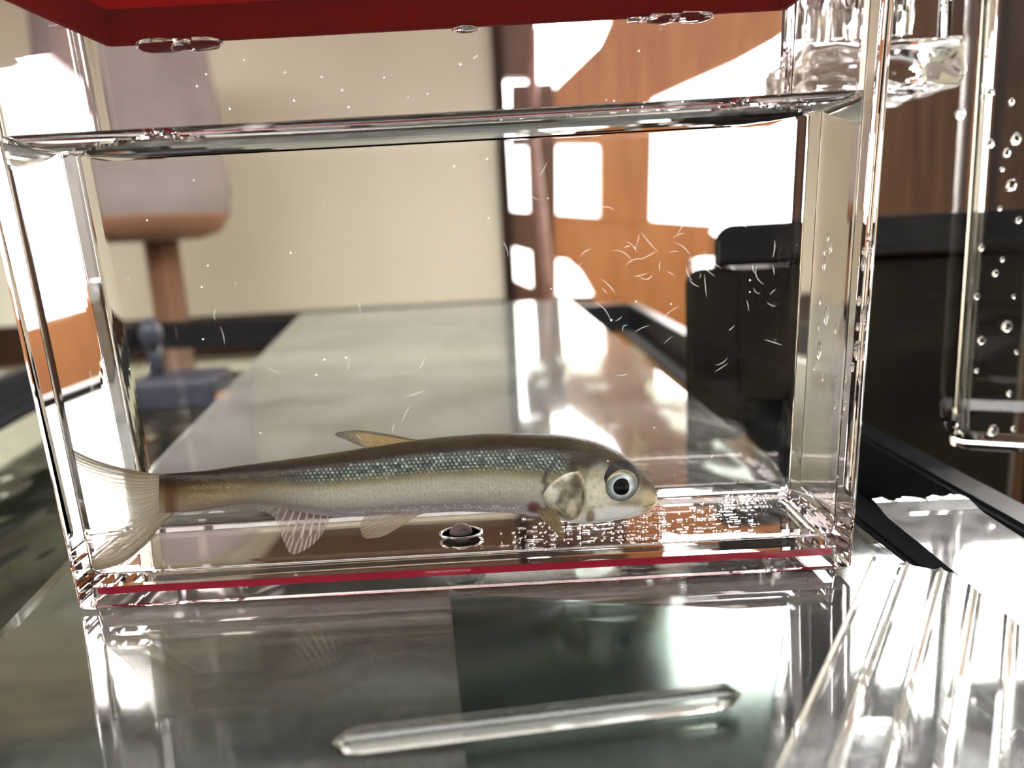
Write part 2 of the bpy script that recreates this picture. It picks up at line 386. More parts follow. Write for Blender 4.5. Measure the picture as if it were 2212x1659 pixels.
# ------------------------------------------------------------------ the small clear tank
Z0 = .0003
def XLo(z): return -.0862 - .036 * z
def XRo(z): return .0639 + .034 * z
def XLi(z): return -.0838 - .032 * z
def XRi(z): return .0612 + .032 * z
def rrect(x0, x1, y0, y1, r, z, n=6):
    pts = []
    for cx, cy_, a0 in ((x1 - r, y0 + r, -90), (x1 - r, y1 - r, 0), (x0 + r, y1 - r, 90), (x0 + r, y0 + r, 180)):
        for k in range(n + 1):
            a = R(a0 + 90 * k / n); pts.append(Vector((cx + r * math.cos(a), cy_ + r * math.sin(a), z)))
    return pts
YI0, YI1, YO1 = D0 + T, D0 + T + DI, D0 + 2 * T + DI
def outer(z, ins=0, r=.0012): return rrect(XLo(z) + ins, XRo(z) - ins, D0 + ins, YO1 - ins, r, z)
def inner(z, ins=0, r=.0022): return rrect(XLi(z) + ins, XRi(z) - ins, YI0 + ins, YI1 - ins, max(r - ins, .0004), z)
def stack(rings, cap0=False, cap1=False):
    V, Fc = [], []; n = len(rings[0])
    for r in rings: V += r
    for j in range(len(rings) - 1):
        for i in range(n): Fc.append((j * n + i, j * n + (i + 1) % n, (j + 1) * n + (i + 1) % n, (j + 1) * n + i))
    if cap0: Fc.append(tuple(range(n))[::-1])
    if cap1: Fc.append(tuple(range((len(rings) - 1) * n, len(rings) * n)))
    return V, Fc
ZWL, ZTOP, ZFL = .0885, .1165, .0062          # contact line of the water, rim of the tank, inner floor
tank = thing('fish_tank', 'small clear acrylic tank of water with a fish inside, standing on the glass cover', 'fish tank')
# walls: skirt underside -> outside -> rim -> dry inside down to the waterline (the wet inside is the face of the water)
rings = [outer(Z0 + .0042, .004), outer(Z0 + .0040, .0026), outer(Z0 + .0003, .0022), outer(Z0, .0018), outer(Z0, .0005), outer(Z0 + .0006)]
rings += [outer(z) for z in (.02, .05, .08, .10, ZTOP - .0006)] + [outer(ZTOP, .0006)]
rings += [inner(ZTOP, -.0004), inner(ZTOP - .0005, 0), inner(.10), inner(ZWL)]
V, Fc = stack(rings, cap0=True)
walls = mesh_obj('walls', V, Fc, M['acrylic'], tank, smooth=False)
# water body
FR = .0022
rings = [inner(ZFL, FR)]
for k in range(1, 6):
    a = R(90 * k / 5); rings.append(inner(ZFL + FR * (1 - math.cos(a)), FR * (1 - math.sin(a))))
rings += [inner(z) for z in (.02, .045, .07, ZWL)]
nside = len(rings) - 1
men = [(d, .0850 + (ZWL - .0850) * math.exp(-d / .0045)) for d in (.0003, .0007, .0012, .0018, .0025, .0034, .0045, .006, .008, .0105, .0135, .0165, .0188)]
rings += [rrect(XLi(z) + i_, XRi(z) - i_, YI0 + i_, YI1 - i_, .0022, z) for i_, z in men]
V, Fc = stack(rings, True, True)
nr = len(rings[0])
fm = [0] * (nside * nr) + [1] * ((len(rings) - 1 - nside) * nr) + [0, 1]
water = mesh_obj('tank_water', V, Fc, smooth=False, mats=[M['water_side'], M['water_top']], fmat=fm)
tag(water, 'clear water filling the small acrylic tank almost to the top', 'water')
# raised lettering moulded in the floor, read from below: mirrored from here
def text_mesh(txt, size):
    cu = bpy.data.curves.new('t', 'FONT'); cu.body = txt; cu.size = size; cu.extrude = .00016; cu.space_character = 1.12
    o = bpy.data.objects.new('t', cu); COL.objects.link(o)
    dg = bpy.context.evaluated_depsgraph_get(); me = bpy.data.meshes.new_from_object(o.evaluated_get(dg))
    bpy.data.objects.remove(o); bpy.data.curves.remove(cu); return me
bmT = bmesh.new()
def add_text(txt, x, y, size):                 # x = right end (start of the word when read from the far side)
    me = text_mesh(txt, size)
    b = bmesh.new(); b.from_mesh(me); bpy.data.meshes.remove(me)
    for v in b.verts: v.co = Vector((x - v.co.x, y - v.co.y, ZFL + .00022 + v.co.z))
    for v in b.verts: v.co.z += 0
    tmp = bpy.data.meshes.new('t'); b.to_mesh(tmp); b.free(); bmT.from_mesh(tmp); bpy.data.meshes.remove(tmp)
add_text('MARINA', .0560, .1765, .0024)
add_text('Imported', .0565, .1730, .0026)
rnd = random.Random(3)
for row, (y, xa, xb) in enumerate([(.1700, .0060, .0530), (.1672, .0030, .0470), (.1645, -.002, .0440), (.1610, -.002, .0430), (.1580, -.003, .0500), (.1550, -.004, .050), (.1520, -.004, .048), (.1490, -.003, .046), (.146, -.004, .044)]):
    x = xa
    while x < xb:                              # worn, unreadable raised characters
        w = rnd.uniform(.0006, .0013)
        if rnd.random() < .5:
            for s in range(rnd.randint(1, 3)):
                cx, cy_ = x + rnd.uniform(0, w), y + rnd.uniform(-.0005, .0005)
                ww, hh = (.00018, rnd.uniform(.0006, .0013)) if rnd.random() < .6 else (rnd.uniform(.0004, .0009), .00018)
                b = bm_box(cx - ww, cx + ww, cy_ - hh / 2, cy_ + hh / 2, ZFL + .00006, ZFL + .0004, .0001, 2)
                tmp = bpy.data.meshes.new('t'); b.to_mesh(tmp); b.free(); bmT.from_mesh(tmp); bpy.data.meshes.remove(tmp)
        x += w + rnd.uniform(.0005, .0009)
emb = from_bm('embossed_text', bmT, M['nub'], tank)
# moulding nub with a ring round it
nb = in_water(996, 1150, .1575)
lathe('moulding_nub', [(.0024, 0), (.0023, .0006), (.0019, .0013), (.0012, .0018), (.0005, .0020), (0, .00203)], (nb.x, .1575, ZFL + .00006), M['nub_dome'], tank, 32)
lathe('moulding_ring', [(.0040, 0), (.0040, .0002), (.0043, .00035), (.0046, .0002), (.0046, 0)], (nb.x, .1575, ZFL + .00006), M['nub'], tank, 40)
# thin strip in the recess under the floor, coloured as the lid's red reflection
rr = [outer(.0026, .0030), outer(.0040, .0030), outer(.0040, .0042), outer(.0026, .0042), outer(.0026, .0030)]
V, Fc = stack(rr); mesh_obj('lid_reflection_strip', V, Fc, M['crimson'], tank)
# fine scratches and specks on the front wall
M['scratch'] = plain('scratch', (.75, .72, .68), .8)
rs_ = random.Random(21); V, Fc = [], []
def scratch(x, y, L_, ang, bend, w):
    n0 = len(V); k = 6
    for i in range(k + 1):
        t = i / k - .5; a = ang + bend * t
        p = at_depth(x + math.cos(a) * L_ * t, y + math.sin(a) * L_ * t, D0 - .00004)
        q = Vector((-math.sin(-a), 0, math.cos(-a))) * w * (1 - (2 * t) ** 2 + .15)
        V.extend([p - q, p + q])
    for i in range(k): Fc.append((n0 + 2 * i, n0 + 2 * i + 1, n0 + 2 * i + 3, n0 + 2 * i + 2))
for i in range(46): scratch(rs_.uniform(1180, 1690), rs_.gauss(590, 90), rs_.uniform(14, 60), rs_.choice([-.7, -.3, .5, .9, 1.4]) + rs_.gauss(0, .2), rs_.gauss(0, .5), .000025)
for i in range(26): scratch(rs_.uniform(240, 1700), rs_.uniform(360, 1000), rs_.uniform(10, 45), rs_.uniform(0, 3.1), rs_.gauss(0, .5), .00002)
for i in range(60): scratch(rs_.uniform(260, 1690), rs_.choice([rs_.uniform(110, 240), rs_.uniform(340, 1000)]), rs_.uniform(2, 5), rs_.uniform(0, 3.1), 0, .00012)
sc_ = mesh_obj('scratches', V, Fc, M['scratch'], tank); sc_['kind'] = 'stuff'
# water drops on the outside of the right wall
rd = random.Random(11)
for i in range(14):
    y, z = rd.uniform(.150, .174), rd.uniform(.022, .068); r = rd.choice([.0005, .0006, .0008, .0012])
    blob('water_drop', (XRo(z) - .0001, y, z), r, M['drop'], tank, 3, .15, i, 1.2, (.55, .8, 1.7))
# red lid plugged into the top
lid = thing('tank_lid', 'red plastic lid pushed into the top of the small clear tank', 'lid')
def ring_box(name, x0, x1, y0, y1, z0, z1, t, mat, parent):
    bm = bmesh.new(); rows = []
    for q, z in ((0, z0), (0, z1), (t, z1), (t, z0)):
        rows.append([bm.verts.new(p) for p in ((x0 + q, y0 + q, z), (x1 - q, y0 + q, z), (x1 - q, y1 - q, z), (x0 + q, y1 - q, z))])
    for a in range(4):
        A, B = rows[a], rows[(a + 1) % 4]
        for k in range(4): bm.faces.new((A[k], A[(k + 1) % 4], B[(k + 1) % 4], B[k]))
    bmesh.ops.bevel(bm, geom=bm.edges[:], offset=.0004, segments=2, affect='EDGES')
    return from_bm(name, bm, mat, parent)
ring_box('plug', -.0827, .0632, YI0 + .001, YI1 - .0008, .1106, ZTOP + .0012, .0018, M['red'], lid)
box('top_plate', XLo(ZTOP) - .001, XRo(ZTOP) + .001, D0 - .001, YO1 + .001, ZTOP + .0013, ZTOP + .0035, M['red'], lid, .0012, 3)
for i, (px, w_) in enumerate([(1395, .0020), (1450, .0035), (1520, .0038), (300, .0050), (380, .0045), (1000, .0025)]):
    p = behind(px, 40, YI1); y0 = YI1 - .0030
    blob('hanging_drop', (p.x * .99, y0, .1099), w_, M['drop'], lid, 3, .2, i, 1.5, (1.2, .6, .28))

# ------------------------------------------------------------------ the fish
def interp(tab, x):
    if x <= tab[0][0]: return tab[0][1]
    for (a, b), (c, d) in zip(tab, tab[1:]):
        if x <= c:
            t = (x - a) / (c - a); return b + (d - b) * t
    return tab[-1][1]
def smooth_tab(tab):
    P = catmull([(a, b, 0) for a, b in tab], 8); return [(p.x, p.y) for p in P]
TOPT = smooth_tab([(345, 1026), (380, 1022), (443, 1017), (500, 1009), (600, 996), (721, 979), (800, 966), (895, 952), (1006, 941), (1101, 937), (1196, 939.5), (1240, 944), (1294, 956.5), (1339, 978), (1373, 1002), (1402, 1031), (1414, 1052), (1420, 1070)])
BOTT = smooth_tab([(345, 1108), (405, 1105), (443, 1101), (522, 1089), (595, 1094), (658, 1106), (721, 1114), (816, 1112), (921, 1107), (1000, 1103), (1113, 1107), (1158, 1112), (1203, 1122), (1260, 1129), (1294, 1127), (1362, 1116), (1396, 1106), (1413, 1093), (1420, 1078)])
WID = smooth_tab([(345, 5), (380, 11), (450, 20), (560, 31), (700, 42), (850, 50), (1000, 55), (1120, 57), (1220, 58), (1300, 55), (1350, 47), (1385, 35), (1405, 24), (1415, 13), (1420, 3)])
def Yf(x): return .1440 + (.1512 - .1440) * (x - 150) / 1250
SPX = (in_water(1001, 1000, .149) - in_water(1000, 1000, .149)).length     # metres per pixel on the fish
EXPO = 2.3
def body_pt(x, y, side=-1, lift=0):
    t, b, w = interp(TOPT, x), interp(BOTT, x), interp(WID, x)
    yc, h = (t + b) / 2, max((b - t) / 2, .5)
    q = max(-1, min(1, (y - yc) / h))
    s = (1 - abs(q) ** EXPO) ** (1 / EXPO)
    p = in_water(x, y, Yf(x)); p.y += side * (w * s * SPX + lift); return p
def fmix(a, b, t): t = max(0, min(1, t)); return tuple(p + (q - p) * t for p, q in zip(a, b))
def ss(a, b, x): t = max(0, min(1, (x - a) / (b - a))); return t * t * (3 - 2 * t)
def srgb(r, g, b): return tuple(((c / 255) / 12.92 if c <= 10 else ((c / 255 + .055) / 1.055) ** 2.4) for c in (r, g, b))
def nz(x, y, s, k=0): return noise.noise(Vector((x * s, y * s, k)))
RAMP = [(0.0, srgb(150, 132, 95)), (.05, srgb(126, 102, 56)), (.11, srgb(84, 62, 30)), (.20, srgb(66, 52, 28)), (.27, srgb(70, 76, 70)), (.37, srgb(112, 118, 108)),
        (.43, srgb(150, 140, 105)), (.50, srgb(178, 176, 158)), (.62, srgb(186, 186, 170)), (.74, srgb(176, 174, 164)), (.84, srgb(150, 146, 150)), (.92, srgb(190, 184, 190)), (1.0, srgb(226, 216, 214))]
def rampc(t):
    for (a, ca), (b, cb) in zip(RAMP, RAMP[1:]):
        if t <= b: return fmix(ca, cb, (t - a) / (b - a))
    return RAMP[-1][1]
def ell(x, y, cx, cy_, rx, ry): return math.hypot((x - cx) / rx, (y - cy_) / ry)
def paint(x, y):
    t_, b_ = interp(TOPT, x), interp(BOTT, x); v = (y - t_) / max(b_ - t_, 1); v = max(0, min(1, v))
    c = rampc(v + .02 * nz(x, y, .03)); gl = 0
    # browner and darker towards the tail
    tl = ss(760, 420, x)
    tailc = fmix(srgb(104, 68, 28), srgb(136, 108, 62), ss(.0, .45, v)); tailc = fmix(tailc, srgb(176, 156, 120), ss(.5, .8, v)); tailc = fmix(tailc, srgb(188, 164, 150), ss(.82, 1, v))
    c = fmix(c, tailc, tl * .88)
    # golden flecks either side of the lateral line near the tail
    if x < 560:
        for ly in (1046, 1066):
            g = math.exp(-((y - ly - (x - 450) * -.03) / 7) ** 2) * ss(395, 430, x) * ss(560, 500, x)
            c = fmix(c, srgb(214, 200, 150), max(0, g * (.35 + 1.1 * nz(x, y, .4))))
        c = fmix(c, srgb(110, 62, 28), ss(396, 372, x) * ss(352, 364, x) * .8)
    # bright dots in the middle of each scale on the upper flank, fine scale net below
    if x < 1235:
        row = 9.6; sx_, sy_ = x, y + (x - 900) * .055
        jr = round(sy_ / (row * .72)); ox = (jr % 2) * row / 2; jc = round((sx_ - ox) / row)
        dx, dy = sx_ - (jc * row + ox), sy_ - jr * row * .72
        d = math.hypot(dx, dy)
        rnd_ = (math.sin(jr * 127.1 + jc * 311.7) * 43758.5453) % 1
        dot = ss(3.6, 1.4, d)
        band = ss(.12, .2, v) * ss(.44, .33, v) * ss(560, 760, x) * ss(1232, 1215, x)
        c = fmix(c, srgb(34, 38, 38), band * ss(2.6, 4.6, d) * .75)
        c = fmix(c, fmix(srgb(196, 220, 210), srgb(216, 208, 172), ss(.28, .4, v)), dot * band * (.25 + .75 * rnd_)); gl = dot * band * (.15 + .5 * rnd_)
        c = fmix(c, srgb(112, 106, 92), ss(3.6, 5.4, d) * ss(.36, .46, v) * ss(.9, .8, v) * .35)
        low = ss(.82, .88, v) * ss(640, 860, x) * ss(1165, 1140, x)
        c = fmix(c, srgb(240, 238, 240), dot * low * (1 if rnd_ > .45 else .15))
    # head
    hd = ss(1185, 1235, x + (1060 - y) * -.25)
    if hd > 0:
        top = fmix(srgb(168, 148, 106), srgb(128, 110, 76), .5 + .5 * nz(x, y, .05)); top = fmix(top, srgb(84, 72, 50), math.exp(-(((y - t_) - 40) / 16) ** 2) * ss(1340, 1260, x) * .9)
        side = fmix(srgb(206, 204, 186), srgb(150, 140, 112), .5 + .8 * nz(x, y, .045, 2))
        h = fmix(top, side, ss(.26, .40, v + .02 * nz(x, y, .05, 5)))
        h = fmix(h, srgb(238, 236, 228), ss(.74, .9, v))
        ck = ss(1.15, .75, ell(x, y, 1290, 1045, 30, 62)); h = fmix(h, srgb(226, 222, 198), ck * .85)
        h = fmix(h, srgb(150, 136, 100), ck * max(0, nz(x, y, .09, 9)) * .9); h = fmix(h, srgb(244, 242, 226), ck * max(0, nz(x, y, .07, 13)) * .9)
        ck = ss(1.15, .6, ell(x, y, 1330, 1100, 70, 22)); h = fmix(h, srgb(236, 240, 238), ck * .85)
        h = fmix(h, srgb(120, 96, 62), ss(1.15, .5, ell(x, y, 1272, 1104, 12, 20)) * .8)
        h = fmix(h, srgb(70, 58, 36), ss(1.2, .4, ell(x, y, 1256, 1062, 6, 26)) * .7)
        h = fmix(h, srgb(206, 190, 146), ss(1.1, .6, ell(x, y, 1402, 1072, 24, 34)) * .75)
        h = fmix(h, srgb(178, 158, 110), ss(1.1, .5, ell(x, y, 1398, 1100, 20, 12)) * .6)
        h = fmix(h, srgb(112, 94, 60), ss(2.2, .6, abs(y - (1082 + (1418 - x) * .18))) * ss(1378, 1392, x) * .8)   # mouth line
        h = fmix(h, srgb(60, 50, 34), ss(1.2, .5, ell(x, y, 1393, 1022, 5, 3.4)) * .8)                             # nostril
        h = fmix(h, srgb(50, 38, 24), ss(1.2, .4, ell(x, y, 1262 + (y - 985) * .2, 984, 46, 15)) * .75)
        h = fmix(h, srgb(64, 52, 34), ss(1.2, .5, ell(x, y, 1232, 1002, 13, 26)) * .7)
        h = fmix(h, srgb(216, 204, 160), ss(1.2, .5, ell(x, y, 1280, 1010, 10, 10)) * .7)
        c = fmix(c, h, hd)
    c = fmix(c, srgb(96, 30, 20), ss(1.2, .5, ell(x, y, 1152, 1085, 17, 17)) * .9)       # red patch at the root of the breast fin
    g = math.exp(-((x - (1172 + abs(y - 1052) * .32 - (8 if y < 1030 else 0))) / 5.5) ** 2) * ss(990, 1010, y) * ss(1100, 1080, y)
    return (*fmix(c, srgb(46, 32, 20), g * .85), gl)
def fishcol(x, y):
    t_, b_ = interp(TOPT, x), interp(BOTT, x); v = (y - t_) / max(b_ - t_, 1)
    c = paint(x, y); k = .15 + .65 * ss(.13, .55, v) + .25 * ss(.72, .95, v) * ss(1000, 1250, x); k *= 1 - .38 * ss(800, 480, x); k += (1 - k) * c[3]; return tuple(q * k for q in c[:3])  # back darkened and belly lifted in the colour to offset the overhead light
def set_cols(o, cols, name='skin'):
    a = o.data.color_attributes.new(name, 'FLOAT_COLOR', 'POINT')
    a.data.foreach_set('color', [q for c in cols for q in (*c[:3], c[3] if len(c) > 3 else 1)])
def skin_mat(name, rough, metal, spec, bump=0):
    mt, N, L = mat_new(name); p = N.new('ShaderNodeBsdfPrincipled'); at = N.new('ShaderNodeAttribute'); at.attribute_name = 'skin'
    p.inputs['Roughness'].default_value = rough; p.inputs['Metallic'].default_value = metal; p.inputs['Specular IOR Level'].default_value = spec
    tx = N.new('ShaderNodeTexCoord'); vz = N.new('ShaderNodeTexVoronoi'); vz.inputs['Scale'].default_value = 1500
    hs = N.new('ShaderNodeHueSaturation'); mrr = N.new('ShaderNodeMapRange'); mrr.inputs[3].default_value = .92; mrr.inputs[4].default_value = 1.08
    L.new(tx.outputs['Object'], vz.inputs['Vector']); L.new(vz.outputs['Distance'], mrr.inputs[0]); L.new(mrr.outputs[0], hs.inputs['Value'])
    L.new(at.outputs['Color'], hs.inputs['Color']); L.new(hs.outputs[0], p.inputs['Base Color'])
    if bump:
        b = N.new('ShaderNodeBump'); b.inputs['Strength'].default_value = bump; b.inputs['Distance'].default_value = .0003
        L.new(vz.outputs['Distance'], b.inputs['Height']); L.new(b.outputs[0], p.inputs['Normal'])
    out(mt, p.outputs[0]); return mt
M['skin'] = skin_mat('fish_skin', .42, .2, .25, .25)
fish = thing('fish', 'small silvery minnow with an olive back and large eye, swimming right inside the clear tank', 'fish')
xs = []
x = 345.0
while x < 1395: xs.append(x); x += 3.0
xs += [1395 + 25 * math.sin(PI / 2 * k / 14) for k in range(15)]
NR = 150; V, Fc, Cc = [], [], []
for x in xs:
    t, b, w = interp(TOPT, x), interp(BOTT, x), interp(WID, x); yc, h = (t + b) / 2, (b - t) / 2
    for k in range(NR):
        a = 2 * PI * k / NR; ca, sa = math.cos(a), math.sin(a)
        q = math.copysign(abs(ca) ** (2 / EXPO), ca); s = math.copysign(abs(sa) ** (2 / EXPO), sa)
        y = yc - h * q
        p = in_water(x, y, Yf(x)); p.y -= w * s * SPX
        V.append(p); Cc.append(fishcol(x, y))
for j in range(len(xs) - 1):
    for k in range(NR): Fc.append((j * NR + k, j * NR + (k + 1) % NR, (j + 1) * NR + (k + 1) % NR, (j + 1) * NR + k))
Fc.append(tuple(range(NR))); Fc.append(tuple(range((len(xs) - 1) * NR, len(xs) * NR))[::-1])
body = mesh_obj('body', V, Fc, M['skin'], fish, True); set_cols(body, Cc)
body.data.flip_normals() if body.data.polygons[10].normal.dot(Vector((0, 0, 1))) < 0 and False else None
# gill cover, a thin plate lying on the cheek
GP = [(1246, 1004), (1222, 1008), (1198, 1022), (1180, 1040), (1170, 1058), (1176, 1074), (1190, 1090), (1206, 1106), (1222, 1117), (1240, 1114), (1252, 1098), (1262, 1075), (1262, 1045), (1256, 1018)]
gpl = [(p.x, p.y) for p in catmull([(a, b, 0) for a, b in GP + GP[:1]], 5)][:-1]
cx, cy_ = 1222, 1062; V, Fc, Cc = [], [], []; nr_ = 12; n = len(gpl)
for j in range(nr_ + 1):
    f = j / nr_
    for a, b in gpl:
        x, y = cx + (a - cx) * f, cy_ + (b - cy_) * f
        V.append(body_pt(x, y, -1, (.00045 * (1 - f ** 4) + (.0002 if x < cx else .0) * (1 - f ** 8)) - .00005 * (j == nr_)))
        c = fmix(srgb(186, 180, 158), srgb(104, 90, 66), .5 + 1.1 * nz(x, y, .055, 7))
        c = fmix(c, srgb(236, 236, 224), ss(1.2, .5, ell(x, y, 1190, 1052, 16, 22)) * .8)
        c = fmix(c, srgb(232, 230, 216), ss(1.2, .5, ell(x, y, 1222, 1012, 14, 14)) * .7)
        c = fmix(c, srgb(120, 128, 128), ss(1.2, .4, ell(x, y, 1194, 1035, 5, 6)) * .8)
        c = fmix(c, srgb(84, 70, 48), ss(1.2, .3, ell(x, y, 1240, 1034, 17, 34)) * .8)
        c = fmix(c, srgb(222, 214, 188), ss(1.2, .5, ell(x, y, 1232, 1088, 12, 26)) * .7); c = fmix(c, srgb(62, 48, 30), ss(1.2, .3, ell(x, y, 1257, 1056, 7, 30)) * .85)
        c = fmix(c, srgb(96, 78, 50), ss(3, .5, abs((y - 1062) - (x - 1185) * .95)) * ss(1180, 1195, x) * ss(1240, 1225, x) * .55)
        c = fmix(c, srgb(214, 206, 176), ss(.86, .97, f) * .7)
        Cc.append(tuple(q * (.7 + .3 * ss(1040, 1110, y)) for q in c))
for j in range(nr_):
    for k in range(n): Fc.append((j * n + k, j * n + (k + 1) % n, (j + 1) * n + (k + 1) % n, (j + 1) * n + k))
gill = mesh_obj('gill_cover', V, Fc, M['skin'], fish, True); set_cols(gill, Cc)
# eye
M['eyeblack'] = plain('eye_black', (.001, .001, .0015), .6, spec=.03)
M['eyering'] = plain('eye_ring', (.02, .019, .022), .5, (.010, .009, .008), 600, spec=.15)
M['iris'] = skin_mat('eye_silver', .3, .3, .5)
def dome(name, px, py, rx, ry, bulge, lift, mat, parent, flat=.0):
    V, Fc = [], []; base = body_pt(px, py, -1, lift); seg, rows = 40, 9
    p0 = in_water(px, py, base.y); c0 = Vector((p0.x, base.y, p0.z))
    for j in range(rows + 1):
        f = j / rows
        for k in range(seg):
            a = 2 * PI * k / seg
            dx, dz = math.cos(a) * rx * f * SPX, math.sin(a) * ry * f * SPX
            yb = body_pt(px + math.cos(a) * rx, py - math.sin(a) * ry, -1, lift).y
            V.append(c0 + Vector((dx, (yb - c0.y) * f * f * .8 - bulge * (1 - f * f) + (.0003 if j == rows else 0), dz)))
    for j in range(rows):
        for k in range(seg): Fc.append((j * seg + k, (j + 1) * seg + k, (j + 1) * seg + (k + 1) % seg, j * seg + (k + 1) % seg))
    o = mesh_obj(name, V, Fc, mat, parent, True)
    if mat is M['iris']:
        cs = []
        for j in range(rows + 1):
            for k in range(seg):
                f = j / rows; a = 2 * PI * k / seg
                c = fmix(srgb(176, 190, 194), srgb(118, 126, 126), ss(.58, .74, f)); c = fmix(c, srgb(86, 86, 72), ss(.78, .98, f + .08 * math.sin(a)))
                c = fmix(c, srgb(150, 138, 92), ss(.8, .95, f) * max(0, math.sin(a)) * .6); cs.append(c)
        set_cols(o, cs)
    return o
eye = dome('eye', 1340, 1044, 43, 48, .00055, .0001, M['eyering'], fish)
iris = dome('iris', 1344, 1050, 36, 35, .0003, .00085, M['iris'], eye)
pup = dome('pupil', 1344.5, 1051.5, 21, 21, .0003, .00105, M['eyeblack'], eye)

# fins
def fin_mat(name):
    mt, N, L = mat_new(name); at = N.new('ShaderNodeAttribute'); at.attribute_name = 'skin'
    d = N.new('ShaderNodeBsdfPrincipled'); d.inputs['Roughness'].default_value = .45
    t = N.new('ShaderNodeBsdfTranslucent'); L.new(at.outputs['Color'], d.inputs['Base Color']); L.new(at.outputs['Color'], t.inputs[0])
    m1 = N.new('ShaderNodeMixShader'); m1.inputs[0].default_value = .45; L.new(d.outputs[0], m1.inputs[1]); L.new(t.outputs[0], m1.inputs[2])
    tr = N.new('ShaderNodeBsdfTransparent'); m2 = N.new('ShaderNodeMixShader')
    L.new(at.outputs['Alpha'], m2.inputs[0]); L.new(tr.outputs[0], m2.inputs[1]); L.new(m1.outputs[0], m2.inputs[2])
    out(mt, m2.outputs[0]); return mt
M['fin'] = fin_mat('fin_membrane')
def poly_at(P, t):
    L_ = [0]
    for a, b in zip(P, P[1:]): L_.append(L_[-1] + math.hypot(b[0] - a[0], b[1] - a[1]))
    s = t * L_[-1]
    for i in range(len(P) - 1):
        if s <= L_[i + 1] or i == len(P) - 2:
            f = (s - L_[i]) / max(L_[i + 1] - L_[i], 1e-6); return Vector((P[i][0] + (P[i + 1][0] - P[i][0]) * f, P[i][1] + (P[i + 1][1] - P[i][1]) * f))
def sm(P): return [(p.x, p.y) for p in catmull([(a, b, 0) for a, b in P], 6)]
def fin(name, base, tip, e0, e1, depth, col, nray, ns=110, nt_=30, thick=.00016):
    base, tip, e0, e1 = sm(base), sm(tip), sm(e0), sm(e1)
    V, Fc, Cc = [], [], []
    for side in (-1, 1):
        for i in range(ns + 1):
            s = i / ns; B, E = poly_at(base, s), poly_at(tip, s)
            for j in range(nt_ + 1):
                t = j / nt_
                d0 = poly_at(e0, t) - (Vector(e0[0]).lerp(Vector(e0[-1]), t)); d1 = poly_at(e1, t) - (Vector(e1[0]).lerp(Vector(e1[-1]), t))
                q = B.lerp(E, t) + d0 * (1 - s) + d1 * s
                ph = (s * nray) % 1; rb = max(0, 1 - abs(ph - .5) * 4)
                if t > .5: ph2 = (s * nray * 2) % 1; rb = rb + (max(0, 1 - abs(ph2 - .5) * 3.2) - rb) * ss(.5, .8, t)
                Y = depth(q.x, q.y, s, t); p = in_water(q.x, q.y, Y)
                p.y += side * thick * (.35 + .65 * rb) * (1.1 - .9 * t); V.append(p); Cc.append(col(s, t, rb, q.x, q.y))
    o2 = (ns + 1) * (nt_ + 1)
    for k in range(2):
        for i in range(ns):
            for j in range(nt_):
                a = k * o2 + i * (nt_ + 1) + j; f = (a, a + 1, a + nt_ + 2, a + nt_ + 1); Fc.append(f if k else f[::-1])
    edge = [i * (nt_ + 1) for i in range(ns + 1)] + [ns * (nt_ + 1) + j for j in range(1, nt_ + 1)] + [i * (nt_ + 1) + nt_ for i in range(ns - 1, -1, -1)] + [j for j in range(nt_ - 1, 0, -1)]
    for q in range(len(edge)):
        a, b = edge[q], edge[(q + 1) % len(edge)]; Fc.append((a, b, b + o2, a + o2))
    o = mesh_obj(name, V, Fc, M['fin'], fish, True); set_cols(o, Cc); return o
mid = lambda x, y, s, t: Yf(x)
def caud(s, t, rb, x, y):
    c = fmix(srgb(196, 186, 160), srgb(150, 130, 92), rb * .6); c = fmix(c, srgb(120, 104, 78), (ss(.12, 0, s) + ss(.9, 1, s)) * .6)
    c = fmix(c, srgb(206, 198, 180), ss(.25, .4, s) * ss(.75, .6, s) * .5); c = fmix(c, srgb(90, 84, 78), ss(.93, 1, t) * ss(.2, .0, s)); c = tuple(q * .72 for q in c)
    al = .72 + .25 * rb - .25 * t; al *= (1 - .35 * ss(.25, .45, s) * ss(.7, .55, s) * t); al = fmix((al,), (.92,), ss(.18, 0, t))[0]
    al += .25 * (ss(.14, 0, s) + ss(.86, 1, s)); return (*c, max(.12, min(.95, al)))
fin('tail_fin', [(372, 1023), (366, 1050), (366, 1080), (378, 1108)],
    [(154, 970), (164, 1006), (180, 1026), (206, 1037), (226, 1062), (237, 1092), (239, 1122), (233, 1150), (214, 1180), (196, 1202), (184, 1222), (190, 1238)],
    [(372, 1023), (320, 1021), (270, 1012), (205, 993), (154, 970)], [(378, 1108), (345, 1140), (316, 1174), (262, 1218), (190, 1238)],
    lambda x, y, s, t: Yf(x) - .0006 * t * t, caud, 19, 150, 40)
def dors(s, t, rb, x, y):
    c = fmix(srgb(176, 152, 100), srgb(214, 194, 140), rb * .6); c = fmix(c, srgb(92, 84, 66), ss(.16, .0, s) * .9); c = fmix(c, srgb(96, 92, 84), ss(.62, .95, t) * .9)
    return (*c, (.72 + .25 * rb) * (1 - .3 * t) if s < .75 else (.55 + .3 * rb) * (1 - .4 * t))
fin('dorsal_fin', [(912, 953), (880, 958), (840, 963), (796, 970)], [(728, 934), (724, 940), (736, 946), (748, 950), (764, 958), (790, 968)],
    [(912, 953), (870, 944), (820, 935), (770, 929), (728, 934)], [(796, 970), (794, 969), (792, 968.5), (790, 968)], lambda x, y, s, t: Yf(x) - .0003 * t, dors, 9, 80, 24)
def pale(s, t, rb, x, y):
    c = fmix(srgb(150, 132, 126), srgb(226, 214, 206), rb); return (*c, (.38 + .55 * rb * ss(1.0, .35, s)) * (1 - .35 * t))
